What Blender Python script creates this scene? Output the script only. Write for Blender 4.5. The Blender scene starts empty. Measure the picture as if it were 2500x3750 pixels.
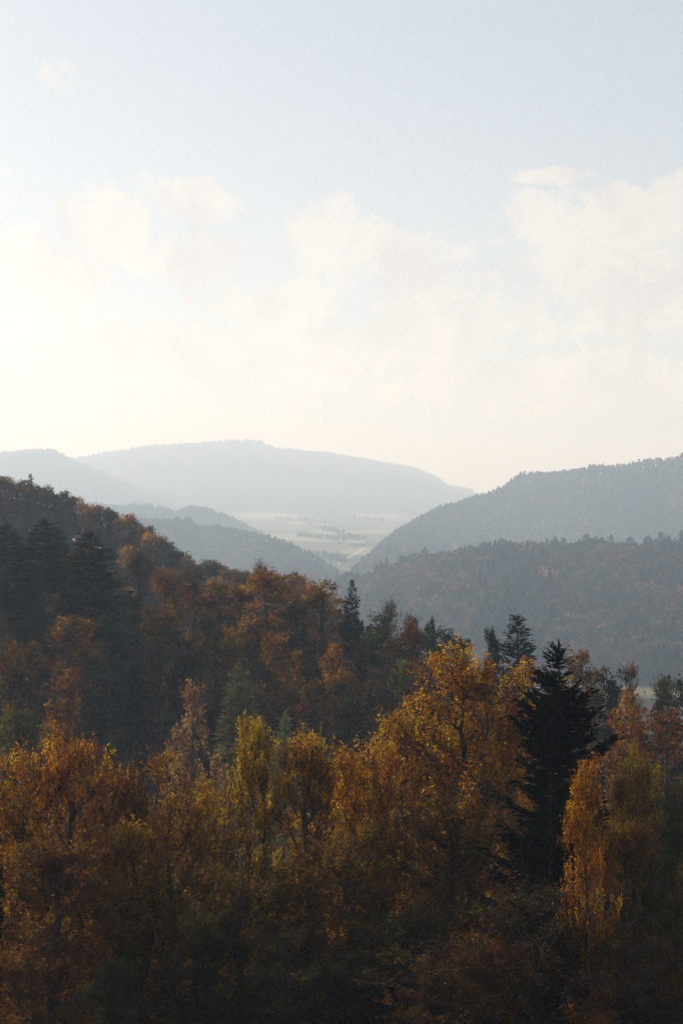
import bpy, math, random
import numpy as np
from mathutils import Vector

scene = bpy.context.scene
C = scene.collection
R = math.radians
F = 7303.0            # focal length in pixels of the 2500 x 3750 photograph (70 mm on a 36 mm tall frame)

# ---------------------------------------------------------------- camera
cam = bpy.data.cameras.new('camera')
cam.sensor_fit = 'VERTICAL'; cam.sensor_height = 36.0; cam.lens = 70.1
cam.clip_start = 0.5; cam.clip_end = 60000
camo = bpy.data.objects.new('camera', cam); C.objects.link(camo)
camo.location = (0, 0, 0); camo.rotation_euler = (R(90), 0, 0)
scene.camera = camo

# ---------------------------------------------------------------- sun, sky, exposure
SAZ, SEL = R(-40), R(23)                       # azimuth from the view axis (negative = left), elevation
sd = Vector((math.sin(SAZ)*math.cos(SEL), math.cos(SAZ)*math.cos(SEL), math.sin(SEL)))
sun = bpy.data.lights.new('sun', 'SUN'); sun.energy = 5.0; sun.angle = R(0.6); sun.color = (1.0, 0.925, 0.825)
suno = bpy.data.objects.new('sun', sun); C.objects.link(suno)
suno.rotation_euler = sd.to_track_quat('Z', 'Y').to_euler()
suno.location = (0, 0, 600)

scene.view_settings.view_transform = 'Standard'; scene.view_settings.look = 'None'
scene.view_settings.gamma = 1.0; scene.view_settings.use_curve_mapping = False
scene.view_settings.exposure = 0.08

world = bpy.data.worlds.new('World'); scene.world = world; world.use_nodes = True
wn, wl = world.node_tree.nodes, world.node_tree.links
wn.clear()
def M(op, a, b=None, c=None, clamp=False):
    n = wn.new('ShaderNodeMath'); n.operation = op; n.use_clamp = clamp
    for i, v in enumerate((a, b, c)):
        if v is None: continue
        if isinstance(v, (int, float)): n.inputs[i].default_value = v
        else: wl.new(v, n.inputs[i])
    return n.outputs[0]
def wnoise(vec, scale, detail, rough, dist=0.0):
    n = wn.new('ShaderNodeTexNoise'); n.inputs['Scale'].default_value = scale
    n.inputs['Detail'].default_value = detail; n.inputs['Roughness'].default_value = rough
    n.inputs['Distortion'].default_value = dist
    wl.new(vec, n.inputs['Vector']); return n.outputs['Fac']
def wsmooth(v, a, b):
    n = wn.new('ShaderNodeMapRange'); n.interpolation_type = 'SMOOTHSTEP'
    n.inputs['From Min'].default_value = a; n.inputs['From Max'].default_value = b
    wl.new(v, n.inputs['Value']); return n.outputs['Result']
def wmix(f, a, b, blend='MIX'):
    n = wn.new('ShaderNodeMix'); n.data_type = 'RGBA'; n.blend_type = blend
    if isinstance(f, (int, float)): n.inputs[0].default_value = f
    else: wl.new(f, n.inputs[0])
    for i, v in ((6, a), (7, b)):
        if isinstance(v, tuple): n.inputs[i].default_value = v
        else: wl.new(v, n.inputs[i])
    return n.outputs[2]
sky = wn.new('ShaderNodeTexSky'); sky.sky_type = 'NISHITA'; sky.sun_disc = False
sky.sun_elevation = SEL; sky.sun_rotation = SAZ % (2*math.pi)
sky.altitude = 400; sky.air_density = 1.0; sky.dust_density = 1.3; sky.ozone_density = 1.0
tc = wn.new('ShaderNodeTexCoord')
nv = wn.new('ShaderNodeVectorMath'); nv.operation = 'NORMALIZE'; wl.new(tc.outputs['Generated'], nv.inputs[0])
sp = wn.new('ShaderNodeSeparateXYZ'); wl.new(nv.outputs[0], sp.inputs[0])
az = M('ARCTAN2', sp.outputs[0], sp.outputs[1]); el = M('ARCSINE', sp.outputs[2])
ela = M('ABSOLUTE', el)
# cumulus and wisps: soft cores at their bearings and heights, broken up by noise
dirv = nv.outputs[0]
nA = wnoise(dirv, 19.0, 8, 0.6, 0.35); nB = wnoise(dirv, 62.0, 7, 0.62, 0.5); nC = wnoise(dirv, 4.0, 3, 0.5)
CL = [(60, 1010, 420, 210), (420, 830, 250, 190), (700, 760, 190, 110), (640, 930, 300, 130),
      (1180, 860, 170, 190), (1000, 1150, 330, 180), (1420, 980, 330, 190), (1750, 1150, 420, 170),
      (2120, 870, 330, 200), (2420, 800, 330, 160), (2300, 1050, 380, 190), (900, 1300, 900, 170), (2000, 1420, 900, 130),
      (2050, 650, 160, 40), (1150, 210, 130, 120), (180, 300, 330, 110)]
soft = (14, 15)
best = None
for i, (px, py, rx, ry) in enumerate(CL):
    a0 = math.atan((px-1250)/F); e0 = math.atan((1875-py)/F)
    dx = M('MULTIPLY', M('SUBTRACT', az, a0), F/rx); dy = M('MULTIPLY', M('SUBTRACT', el, e0), F/ry)
    d2 = M('ADD', M('MULTIPLY', dx, dx), M('MULTIPLY', dy, dy))
    v = M('SUBTRACT', 0.2 if i in soft else 1.0, d2)
    best = v if best is None else M('MAXIMUM', best, v)
best = M('MAXIMUM', best, -1.2)
# the same kind of bank goes on round the whole horizon, thinning upwards
bank = M('SUBTRACT', 1.0, M('MULTIPLY', M('ABSOLUTE', M('SUBTRACT', el, 0.07)), 11.0))
bank = M('ADD', bank, M('MULTIPLY', M('SUBTRACT', nC, 0.62), 6.0))
best = M('MAXIMUM', best, M('MAXIMUM', bank, -1.2))
dens = M('ADD', best, M('ADD', M('MULTIPLY', M('SUBTRACT', nA, 0.5), 2.6), M('MULTIPLY', M('SUBTRACT', nB, 0.5), 2.6)))
cmask = wsmooth(dens, 0.0, 0.65)
cshade = wsmooth(wnoise(dirv, 24.0, 7, 0.62, 0.5), 0.34, 0.60)
bw = wn.new('ShaderNodeRGBToBW'); wl.new(sky.outputs[0], bw.inputs[0])
lum = wn.new('ShaderNodeCombineColor'); 
for i, k in enumerate((1.0, 1.0, 1.0)): wl.new(M('MULTIPLY', bw.outputs[0], k), lum.inputs[i])
lumf = wn.new('ShaderNodeCombineColor')           # cloud and high haze even the light out
for i in range(3): wl.new(M('MULTIPLY', M('POWER', bw.outputs[0], 0.36), 2.95), lumf.inputs[i])
lumv = wmix(1.0, lumf.outputs[0], (0.965, 0.985, 1.035, 1), 'MULTIPLY')
veil = wmix(0.68, sky.outputs[0], lumv)                                  # thin high haze whitens the blue
cl_col = wmix(cshade, (0.915, 0.88, 0.855, 1), (1.11, 1.035, 0.955, 1))
cloudc = wmix(1.0, lumf.outputs[0], cl_col, 'MULTIPLY')
cbright = wmix(1.0, cloudc, (1.15, 1.15, 1.15, 1), 'MULTIPLY')
skyc = wmix(M('MULTIPLY', cmask, 0.85), veil, cbright)
bg = wn.new('ShaderNodeBackground'); bg.inputs['Strength'].default_value = 0.122
wl.new(skyc, bg.inputs['Color'])
wo = wn.new('ShaderNodeOutputWorld'); wl.new(bg.outputs[0], wo.inputs[0])

cy = scene.cycles
cy.max_bounces = 4; cy.diffuse_bounces = 1; cy.glossy_bounces = 1; cy.transmission_bounces = 1
cy.volume_bounces = 1; cy.transparent_max_bounces = 8
cy.use_denoising = True; cy.use_adaptive_sampling = True; cy.adaptive_threshold = 0.004
try: cy.denoiser = 'OPENIMAGEDENOISE'; cy.denoising_prefilter = 'NONE'
except Exception: pass
cy.sample_clamp_indirect = 4.0
cy.caustics_reflective = False; cy.caustics_refractive = False

# ---------------------------------------------------------------- small helpers
def tag(o, label=None, cat=None, group=None, kind=None):
    if label: o['label'] = label
    if cat: o['category'] = cat
    if group: o['group'] = group
    if kind: o['kind'] = kind
    return o
def mesh_np(name, V, faces, mats, attrs=None, smooth=False):
    """faces: int array (n,3) or (n,4), or a list of such arrays"""
    me = bpy.data.meshes.new(name)
    if not isinstance(faces, list): faces = [faces]
    faces = [np.asarray(f, dtype=np.int32) for f in faces if len(f)]
    V = np.asarray(V, dtype=np.float32)
    me.vertices.add(len(V)); me.vertices.foreach_set('co', V.ravel())
    loops = np.concatenate([f.ravel() for f in faces])
    tot = np.concatenate([np.full(len(f), f.shape[1], np.int32) for f in faces])
    start = np.concatenate([[0], np.cumsum(tot)[:-1]]).astype(np.int32)
    me.loops.add(len(loops)); me.loops.foreach_set('vertex_index', loops)
    me.polygons.add(len(tot)); me.polygons.foreach_set('loop_start', start); me.polygons.foreach_set('loop_total', tot)
    me.update(calc_edges=True)
    for nm, (typ, dom, data) in (attrs or {}).items():
        a = me.attributes.new(nm, typ, dom)
        if typ == 'FLOAT': a.data.foreach_set('value', np.asarray(data, np.float32).ravel())
        else: a.data.foreach_set('color', np.asarray(data, np.float32).ravel())
    if smooth: me.polygons.foreach_set('use_smooth', np.ones(len(tot), bool))
    for m in (mats if isinstance(mats, list) else [mats]): me.materials.append(m)
    me.validate()
    return me
def obj(name, data, parent=None):
    o = bpy.data.objects.new(name, data); C.objects.link(o)
    if parent: o.parent = parent
    return o
def norm(v): return v/np.maximum(np.linalg.norm(v, axis=-1, keepdims=True), 1e-9)

# ---------------------------------------------------------------- materials
def new_mat(name):
    m = bpy.data.materials.new(name); m.use_nodes = True
    m.node_tree.nodes.clear(); return m, m.node_tree.nodes, m.node_tree.links
def leaf_mat(name, source, translucent=0.5, gloss=0.06, var=0.45):
    m, n, l = new_mat(name)
    if source == 'object':
        oi = n.new('ShaderNodeObjectInfo'); base = oi.outputs['Color']
    else:
        at = n.new('ShaderNodeAttribute'); at.attribute_name = 'tint'; base = at.outputs['Color']
    tn = n.new('ShaderNodeAttribute'); tn.attribute_name = 'tone'
    hsv = n.new('ShaderNodeHueSaturation')
    mr = n.new('ShaderNodeMapRange'); mr.inputs['To Min'].default_value = 0.5-0.016*var/0.45; mr.inputs['To Max'].default_value = 0.5+0.035*var/0.45
    l.new(tn.outputs['Fac'], mr.inputs['Value']); l.new(mr.outputs[0], hsv.inputs['Hue'])
    mv = n.new('ShaderNodeMapRange'); mv.inputs['To Min'].default_value = 1-var; mv.inputs['To Max'].default_value = 1+var
    l.new(tn.outputs['Fac'], mv.inputs['Value']); l.new(mv.outputs[0], hsv.inputs['Value'])
    l.new(base, hsv.inputs['Color'])
    d = n.new('ShaderNodeBsdfDiffuse'); l.new(hsv.outputs[0], d.inputs[0])
    t = n.new('ShaderNodeBsdfTranslucent')
    sat = n.new('ShaderNodeHueSaturation'); sat.inputs['Saturation'].default_value = 1.1; sat.inputs['Value'].default_value = 1.25
    l.new(hsv.outputs[0], sat.inputs['Color']); l.new(sat.outputs[0], t.inputs[0])
    mx = n.new('ShaderNodeMixShader'); mx.inputs[0].default_value = translucent
    l.new(d.outputs[0], mx.inputs[1]); l.new(t.outputs[0], mx.inputs[2])
    g = n.new('ShaderNodeBsdfGlossy'); g.inputs['Roughness'].default_value = 0.5; g.inputs['Color'].default_value = (1, .95, .88, 1)
    mx2 = n.new('ShaderNodeMixShader'); mx2.inputs[0].default_value = gloss
    l.new(mx.outputs[0], mx2.inputs[1]); l.new(g.outputs[0], mx2.inputs[2])
    o = n.new('ShaderNodeOutputMaterial'); l.new(mx2.outputs[0], o.inputs[0])
    return m
MLEAF = leaf_mat('autumn_leaf', 'object', 0.76, 0.012, 0.62)
MNEEDLE = leaf_mat('needle', 'object', 0.12, 0.004, 0.35)
MMASS = leaf_mat('distant_foliage', 'attribute', 0.4, 0.01, 0.4)
def bark_mat(name, c1, c2, scale):
    m, n, l = new_mat(name)
    tcn = n.new('ShaderNodeTexCoord'); mp = n.new('ShaderNodeMapping'); mp.inputs['Scale'].default_value = (scale, scale, scale*0.2)
    l.new(tcn.outputs['Object'], mp.inputs[0])
    nz = n.new('ShaderNodeTexNoise'); nz.inputs['Scale'].default_value = 1.0; nz.inputs['Detail'].default_value = 6
    l.new(mp.outputs[0], nz.inputs['Vector'])
    cr = n.new('ShaderNodeValToRGB'); cr.color_ramp.elements[0].color = (*c1, 1); cr.color_ramp.elements[1].color = (*c2, 1)
    cr.color_ramp.elements[0].position = 0.35; cr.color_ramp.elements[1].position = 0.7
    l.new(nz.outputs[0], cr.inputs[0])
    b = n.new('ShaderNodeBsdfPrincipled'); b.inputs['Roughness'].default_value = 0.9; l.new(cr.outputs[0], b.inputs['Base Color'])
    bp = n.new('ShaderNodeBump'); bp.inputs['Strength'].default_value = 0.6; bp.inputs['Distance'].default_value = 0.05
    l.new(nz.outputs[0], bp.inputs['Height']); l.new(bp.outputs[0], b.inputs['Normal'])
    o = n.new('ShaderNodeOutputMaterial'); l.new(b.outputs[0], o.inputs[0]); return m
MBARK = bark_mat('grey_bark', (0.02, 0.016, 0.012), (0.06, 0.048, 0.038), 5)
MBARKD = bark_mat('brown_bark', (0.016, 0.012, 0.009), (0.045, 0.034, 0.025), 6)
def plain_mat(name, col, rough=0.85, nscale=0.4):
    m, n, l = new_mat(name)
    tcn = n.new('ShaderNodeTexCoord'); nz = n.new('ShaderNodeTexNoise'); nz.inputs['Scale'].default_value = nscale; nz.inputs['Detail'].default_value = 5
    l.new(tcn.outputs['Object'], nz.inputs['Vector'])
    cr = n.new('ShaderNodeValToRGB')
    cr.color_ramp.elements[0].color = (*[c*0.75 for c in col], 1); cr.color_ramp.elements[1].color = (*[min(1, c*1.15) for c in col], 1)
    l.new(nz.outputs[0], cr.inputs[0])
    b = n.new('ShaderNodeBsdfPrincipled'); b.inputs['Roughness'].default_value = rough; l.new(cr.outputs[0], b.inputs['Base Color'])
    o = n.new('ShaderNodeOutputMaterial'); l.new(b.outputs[0], o.inputs[0]); return m

def ground_mat():
    m, n, l = new_mat('ground_cover')
    tcn = n.new('ShaderNodeTexCoord')
    at = n.new('ShaderNodeAttribute'); at.attribute_name = 'field'
    n1 = n.new('ShaderNodeTexNoise'); n1.inputs['Scale'].default_value = 0.35; n1.inputs['Detail'].default_value = 8; n1.inputs['Roughness'].default_value = 0.7
    l.new(tcn.outputs['Object'], n1.inputs['Vector'])
    cr = n.new('ShaderNodeValToRGB'); e = cr.color_ramp.elements
    e[0].position = 0.3; e[0].color = (0.018, 0.014, 0.009, 1); e[1].position = 0.75; e[1].color = (0.075, 0.045, 0.02, 1)
    x = e.new(0.52); x.color = (0.04, 0.032, 0.014, 1)
    l.new(n1.outputs[0], cr.inputs[0])
    vo = n.new('ShaderNodeTexVoronoi'); vo.inputs['Scale'].default_value = 1/230.0; vo.inputs['Randomness'].default_value = 0.9
    mp = n.new('ShaderNodeMapping'); mp.inputs['Scale'].default_value = (1.3, 0.55, 0.0); mp.inputs['Rotation'].default_value = (0, 0, 0.35)
    l.new(tcn.outputs['Object'], mp.inputs[0]); l.new(mp.outputs[0], vo.inputs['Vector'])
    sx = n.new('ShaderNodeSeparateColor'); l.new(vo.outputs['Color'], sx.inputs[0])
    fr = n.new('ShaderNodeValToRGB'); fr.color_ramp.interpolation = 'CONSTANT'; f = fr.color_ramp.elements
    f[0].position = 0; f[0].color = (0.17, 0.155, 0.07, 1); f[1].position = 0.3; f[1].color = (0.30, 0.265, 0.14, 1)
    for p, c in ((0.5, (0.13, 0.13, 0.055, 1)), (0.68, (0.33, 0.285, 0.18, 1)), (0.85, (0.10, 0.09, 0.05, 1))): q = f.new(p); q.color = c
    l.new(sx.outputs[0], fr.inputs[0])
    n2 = n.new('ShaderNodeTexNoise'); n2.inputs['Scale'].default_value = 0.02; n2.inputs['Detail'].default_value = 9; n2.inputs['Roughness'].default_value = 0.7
    l.new(tcn.outputs['Object'], n2.inputs['Vector'])
    mv = n.new('ShaderNodeMapRange'); mv.inputs['To Min'].default_value = 0.6; mv.inputs['To Max'].default_value = 1.35
    l.new(n2.outputs[0], mv.inputs['Value'])
    hv = n.new('ShaderNodeHueSaturation'); l.new(fr.outputs[0], hv.inputs['Color']); l.new(mv.outputs[0], hv.inputs['Value'])
    mx = n.new('ShaderNodeMix'); mx.data_type = 'RGBA'
    l.new(at.outputs['Fac'], mx.inputs[0]); l.new(cr.outputs[0], mx.inputs[6]); l.new(hv.outputs[0], mx.inputs[7])
    b = n.new('ShaderNodeBsdfDiffuse'); l.new(mx.outputs[2], b.inputs[0])
    o = n.new('ShaderNodeOutputMaterial'); l.new(b.outputs[0], o.inputs[0]); return m
MGROUND = ground_mat()

# ---------------------------------------------------------------- the land: ridges read off the photograph's skylines
# each ridge: tree-top skyline (bearing as photo x, height as photo y), distance of the crest, tree height, widths of its two slopes
RIDGES = {
 'far':      dict(sky=[(-900, 1790), (-300, 1760), (0, 1715), (280, 1678), (400, 1656), (550, 1630), (700, 1622), (850, 1612), (950, 1613), (1000, 1636),
                       (1200, 1656), (1400, 1692), (1520, 1712), (1600, 1746), (1640, 1778), (1760, 1795), (2000, 1800), (2600, 1790), (3400, 1740)],
                  D=[(0, 11200)], h=18, wf=4059, wb=2100),
 'far_left': dict(sky=[(-900, 1600), (-400, 1650), (0, 1656), (100, 1644), (190, 1642), (230, 1660), (275, 1690), (350, 1714), (450, 1762), (550, 1806), (650, 1838), (780, 1872), (900, 1915), (1200, 2100)],
                  D=[(0, 8680), (900, 7840)], h=18, wf=2100, wb=1680),
 'low_left': dict(sky=[(-900, 1760), (-200, 1800), (300, 1832), (450, 1848), (520, 1844), (600, 1852), (640, 1872), (690, 1846), (750, 1853), (850, 1892), (920, 1930), (1020, 1975), (1200, 2100)],
                  D=[(0, 4900), (1000, 4620)], h=18, wf=700, wb=840),
 'low_near': dict(sky=[(-900, 1790), (-200, 1830), (300, 1868), (600, 1900), (690, 1893), (740, 1922), (780, 1912), (850, 1927), (950, 1947), (1050, 1982), (1120, 2012), (1200, 2062), (1250, 2092), (1330, 2130), (1500, 2300)],
                  D=[(300, 3360), (900, 3220), (1250, 2800)], h=18, wf=588, wb=560),
 'right_far': dict(sky=[(1100, 2400), (1230, 2140), (1270, 2094), (1330, 2042), (1370, 2004), (1450, 1938), (1520, 1894), (1600, 1854), (1700, 1822), (1780, 1803), (1850, 1772), (1900, 1733), (1950, 1722),
                        (2050, 1718), (2110, 1714), (2140, 1702), (2190, 1697), (2230, 1702), (2290, 1697), (2350, 1682), (2450, 1674), (2500, 1658), (2800, 1620), (3500, 1600)],
                  D=[(1270, 2800), (1400, 3360), (1600, 3990), (1900, 4410), (2500, 4200)], h=18, wf=868, wb=1120),
 'right_near': dict(sky=[(1000, 2400), (1100, 2220), (1180, 2145), (1250, 2112), (1300, 2102), (1400, 2072), (1500, 2032), (1560, 2012), (1620, 2012), (1700, 2000), (1800, 1988), (1900, 1984), (1950, 1978), (2030, 1975),
                         (2080, 1982), (2140, 1968), (2200, 1970), (2300, 1977), (2400, 1977), (2500, 1967), (2800, 1930), (3500, 1900)],
                  D=[(1200, 2100), (1800, 2000), (2500, 1930)], h=18, wf=620, wb=448),
 'rim':      dict(sky=[(-1500, 1500), (-600, 1610), (-50, 1736), (0, 1752), (100, 1780), (200, 1802), (270, 1822), (350, 1852), (450, 1892), (520, 1922), (580, 1970), (640, 2008), (670, 2040), (720, 2062),
                       (800, 2066), (880, 2088), (1000, 2100), (1080, 2105), (1150, 2145), (1300, 2220), (1450, 2330), (1700, 2700)],
                  D=[(0, 507), (900, 437), (1300, 374)], h=9.5, wf=148, wb=148),
 'slope':    dict(sky=[(-1200, 1800), (-300, 1900), (0, 1950), (330, 2000), (500, 2070), (700, 2130), (960, 2125), (1180, 2160), (1290, 2190), (1420, 2235), (1570, 2300), (1690, 2365), (1900, 2390), (2100, 2430),
                       (2300, 2470), (2500, 2530), (2800, 2600), (3400, 2700)],
                  D=[(0, 269), (1000, 254), (1700, 226), (2500, 195)], h=16.4, wf=90, wb=101),
}
FLOOR = [(0, -1.8), (6.2, -2.5), (19.5, -7.4), (39, -15.6), (58.5, -22.2), (81.9, -26.5), (117, -33.5), (156, -45.2), (187.2, -52.3), (312, -57.7), (700, -88), (980, -106), (1400, -117), (2240, -112), (2800, -100), (3500, -84), (4900, -64), (7000, -24), (13700, -10), (30000, 0)]
def lut(tab, v):
    a = np.array(tab, float); return np.interp(v, a[:, 0], a[:, 1])
_rg = np.random.default_rng(7)
_W = [( _rg.uniform(-1, 1, 2), _rg.uniform(0, 6.28)) for _ in range(10)]
def wob(x, y, L):
    s = 0
    for i, (k, p) in enumerate(_W):
        f = 1.0*(1.35**i)/L
        s = s + np.sin((k[0]*x+k[1]*y)*6.28*f+p)/(1.35**i)
    return s/3.0
def land(x, y):
    x = np.asarray(x, float); y = np.asarray(y, float)
    r = np.hypot(x, y); a = np.arctan2(x, y)
    px = 1250+F*np.tan(np.clip(a, -0.6, 0.6))
    z = lut(FLOOR, r)
    forest = ((r < 1230) | (r > 7400)).astype(float)
    behind = np.clip((np.abs(a)-0.6)/0.5, 0, 1)
    for k, d in RIDGES.items():
        D = lut(d['D'], px)
        sky = np.array(d['sky'], float)
        ys = np.interp(px, sky[:, 0], sky[:, 1], left=None, right=None)
        crest = D*(1875-ys)/F - d['h']
        t = np.where(r < D, (D-r)/d['wf'], (r-D)/d['wb'])
        t = np.clip(t, 0, 1); s = 1-t*t*(3-2*t)*0.5-t*0.5
        base = lut(FLOOR, r)
        zr = base+(crest-base)*s*(1-behind)
        amp = np.clip((crest-base)*s, 0, 40)*0.10*np.clip(t*4, 0, 1)
        zr = zr+amp*wob(x, y, D*0.12)
        up = (crest > base) & (zr > z)
        z = np.where(up, zr, z)
        lim = {'far': 0.27, 'far_left': 0.2, 'right_near': 0.0, 'right_far': 0.05}.get(k, 0.06)
        forest = np.maximum(forest, (up & (s > lim)).astype(float))
    return z, forest

def build_ground():
    fine = np.linspace(-0.26, 0.26, 300)
    coarse = np.concatenate([np.linspace(-math.pi, -0.27, 60), np.linspace(0.27, math.pi, 60)[:-1]])
    A = np.sort(np.concatenate([fine, coarse]))
    rr = np.concatenate([[0.0], np.geomspace(3, 13600, 290)])
    a, r = np.meshgrid(A, rr, indexing='ij')
    x, y = r*np.sin(a), r*np.cos(a)
    z, fo = land(x, y)
    na, nr = a.shape
    V = np.stack([x, y, z], -1).reshape(-1, 3)
    i, j = np.meshgrid(np.arange(na), np.arange(nr-1), indexing='ij'); i2 = (i+1) % na
    f = np.stack([i*nr+j, i*nr+j+1, i2*nr+j+1, i2*nr+j], -1).reshape(-1, 4)
    f = f[:, ::-1]
    me = mesh_np('ground', V, f, MGROUND, {'field': ('FLOAT', 'POINT', 1-fo.ravel())}, smooth=True)
    return tag(obj('ground', me), kind='structure'), z.min()
ground, zmin = build_ground()

# air: one even box of pale haze round everything
HT = 460.0
hb = 13900.0
hv = np.array([[sx*hb, sy*hb, zz] for zz in (zmin-1.0, HT) for sy in (-1, 1) for sx in (-1, 1)], float)
hf = np.array([[0, 2, 3, 1], [4, 5, 7, 6], [0, 1, 5, 4], [2, 6, 7, 3], [0, 4, 6, 2], [1, 3, 7, 5]])
mh, n_, l_ = new_mat('haze')
pv = n_.new('ShaderNodeVolumePrincipled'); pv.inputs['Color'].default_value = (0.63, 0.80, 1.0, 1)
pv.inputs['Density'].default_value = 0.0002; pv.inputs['Anisotropy'].default_value = 0.27
pv.inputs['Absorption Color'].default_value = (1, 1, 1, 1)
oo = n_.new('ShaderNodeOutputMaterial'); l_.new(pv.outputs[0], oo.inputs['Volume'])
haze = tag(obj('haze', mesh_np('haze', hv, hf, mh)), 'pale blue haze filling the valley', kind='stuff')

# ---------------------------------------------------------------- tree builders
def tubes(P0, P1, r0, r1, sides):
    """independent tapered prisms for every edge"""
    P0 = np.asarray(P0, float); P1 = np.asarray(P1, float); n = len(P0)
    if n == 0: return np.zeros((0, 3)), np.zeros((0, 4), int)
    d = norm(P1-P0); ref = np.where(np.abs(d[:, 2:3]) > 0.9, np.array([[1., 0, 0]]), np.array([[0., 0, 1]]))
    u = norm(np.cross(d, ref)); v = np.cross(d, u)
    ang = np.arange(sides)*2*math.pi/sides
    ring = u[:, None, :]*np.cos(ang)[None, :, None]+v[:, None, :]*np.sin(ang)[None, :, None]
    A = P0[:, None, :]+ring*np.asarray(r0)[:, None, None]; B = P1[:, None, :]+ring*np.asarray(r1)[:, None, None]
    V = np.concatenate([A, B], 1).reshape(-1, 3)
    k = np.arange(sides); k2 = (k+1) % sides
    q = np.stack([k, k2, k2+sides, k+sides], -1)
    f = (np.arange(n)[:, None, None]*2*sides+q[None]).reshape(-1, 4)
    return V, f
def cards(c, a, b):
    """pointed leaf faces: centre, half length vector, half width vector"""
    V = np.stack([c-a, c+b-a*0.1, c+a, c-b-a*0.1], 1).reshape(-1, 3)
    return V, np.arange(len(c)*4).reshape(-1, 4)
def lerp_stack(Vs, Fs):
    off = 0; o = []
    for V, f in zip(Vs, Fs): o.append(f+off); off += len(V)
    return np.concatenate(Vs), o

def broadleaf(seed, H=20.0, W=8.0, base=0.28, lobes=12, clumps=220, shoots=6, per=20, leaf=0.17, shoot=0.95, spire=0.0, keep=1.0, twigs=False, sides=5, updir=0.8, width=0.5):
    """returns trunk, limbs, crown meshes; H tall, W wide"""
    g = np.random.default_rng(seed)
    zb = H*base; Hc = H-zb; Rr = W/2
    # uneven crown: overlapping lobes set round and up a central axis
    L = []
    for i in range(lobes):
        t = (i+0.5)/lobes
        t = np.clip(t+g.normal(0, 0.04), 0.04, 0.97)
        prof = math.sqrt(max(0.03, 1-((t-0.42)/0.64)**2))*(1-spire*t)
        az_ = i*2.4+g.normal(0, 0.4)
        lr = Rr*(0.42+0.18*g.random())*(1.0-0.28*t)
        rho = max(0, Rr*prof-lr*0.8)*(0.75+0.4*g.random())
        if i % 3 == 1: rho *= 0.25
        zz = zb+t*Hc-lr*0.55*t
        lz = lr*(1.15+0.5*g.random())
        zz = min(zz, H-lz*0.95)
        L.append((math.cos(az_)*rho, math.sin(az_)*rho, zz, lr, lz))
    L.append((g.normal(0, .2), g.normal(0, .2), H-Rr*0.46, Rr*0.40, Rr*0.46))
    L = np.array(L)
    wgt = L[:, 3]**1.6; wgt /= wgt.sum()
    k = g.choice(len(L), clumps, p=wgt)
    d = norm(g.normal(size=(clumps, 3))+np.array([0, 0, 0.35])); rad = g.random(clumps)**0.33
    P = L[k, :3]+d*rad[:, None]*np.stack([L[k, 3], L[k, 3], L[k, 4]], -1)
    P[:, 2] = np.clip(P[:, 2], zb*0.8, H-shoot*0.45)
    # trunk
    nT = 14; tz = np.linspace(0, H*0.86, nT)
    wx = np.cumsum(g.normal(0, 0.10, nT))*np.linspace(0, 1, nT); wy = np.cumsum(g.normal(0, 0.10, nT))*np.linspace(0, 1, nT)
    T = np.stack([wx, wy, tz], -1)
    nodes = [t for t in T]; par = [-1]+list(range(nT-1))
    ax = np.hypot(P[:, 0], P[:, 1]); order = np.argsort(ax+0.15*P[:, 2])
    tips = []
    for i in order:
        p = P[i]; N = np.array(nodes); N_ = N.copy()
        dv = p-N; hd = np.hypot(dv[:, 0], dv[:, 1]); dist = np.linalg.norm(dv, axis=1)
        cost = dist+np.maximum(0, 0.55*hd-dv[:, 2])*1.6+(N[:, 2] < zb*0.7)*50
        j = int(np.argmin(cost)); q = N[j]
        m1 = q+(p-q)*0.5+np.array([0, 0, -0.10*dist[j]])+g.normal(0, 0.05*dist[j], 3)
        nodes.append(m1); par.append(j); nodes.append(p); par.append(len(nodes)-2); tips.append(len(nodes)-1)
    N = np.array(nodes); par = np.array(par); cnt = np.zeros(len(N)); cnt[tips] = 1
    for i in range(len(N)-1, 0, -1):
        if i >= nT: cnt[par[i]] += cnt[i]
    for i in range(nT-1, 0, -1): cnt[par[i]] += cnt[i]
    rt = H*0.0165/math.sqrt(max(cnt[0], 1)); rad_ = np.maximum(rt*np.sqrt(np.maximum(cnt, 0.6)), 0.012*leaf/0.17)
    rad_[0] *= 1.35
    ti = np.arange(1, nT)
    Vt, ft = tubes(T[:-1], T[1:], rad_[:nT-1], rad_[1:nT], 8)
    li = np.arange(nT, len(N)); pr = np.minimum(rad_[par[li]], rad_[li]*1.5)
    Vl, fl = tubes(N[par[li]], N[li], pr, rad_[li], sides)
    # leafy shoots
    ns = clumps*shoots
    ci = np.repeat(np.arange(clumps), shoots)
    cen = P[ci]+g.normal(0, 0.20*shoot, (ns, 3))
    out = norm(np.stack([P[ci, 0], P[ci, 1], 0.5*(P[ci, 2]-zb-Hc*0.35)], -1))
    sdv = norm(out*0.7+np.array([0, 0, updir])+g.normal(0, 0.55, (ns, 3)))
    sl = shoot*(0.55+0.8*g.random(ns))
    if twigs:
        V2, f2 = tubes(P[ci], cen+sdv*sl[:, None], np.full(ns, 0.022*leaf/0.17), np.full(ns, 0.006*leaf/0.17), 3)
        Vl, fl = lerp_stack([Vl, V2], [fl, f2]); fl = np.concatenate(fl)
    nl = ns*per
    si = np.repeat(np.arange(ns), per); s = g.random(nl)**0.8
    side = norm(np.cross(sdv, g.normal(size=(ns, 3))))[si]*np.where(g.random(nl) < .5, -1, 1)[:, None]
    lc = cen[si]+sdv[si]*(s*sl[si])[:, None]+side*(leaf*(0.3+1.1*g.random(nl))*(1.15-0.6*s))[:, None]+g.normal(0, leaf*0.45, (nl, 3))
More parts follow.
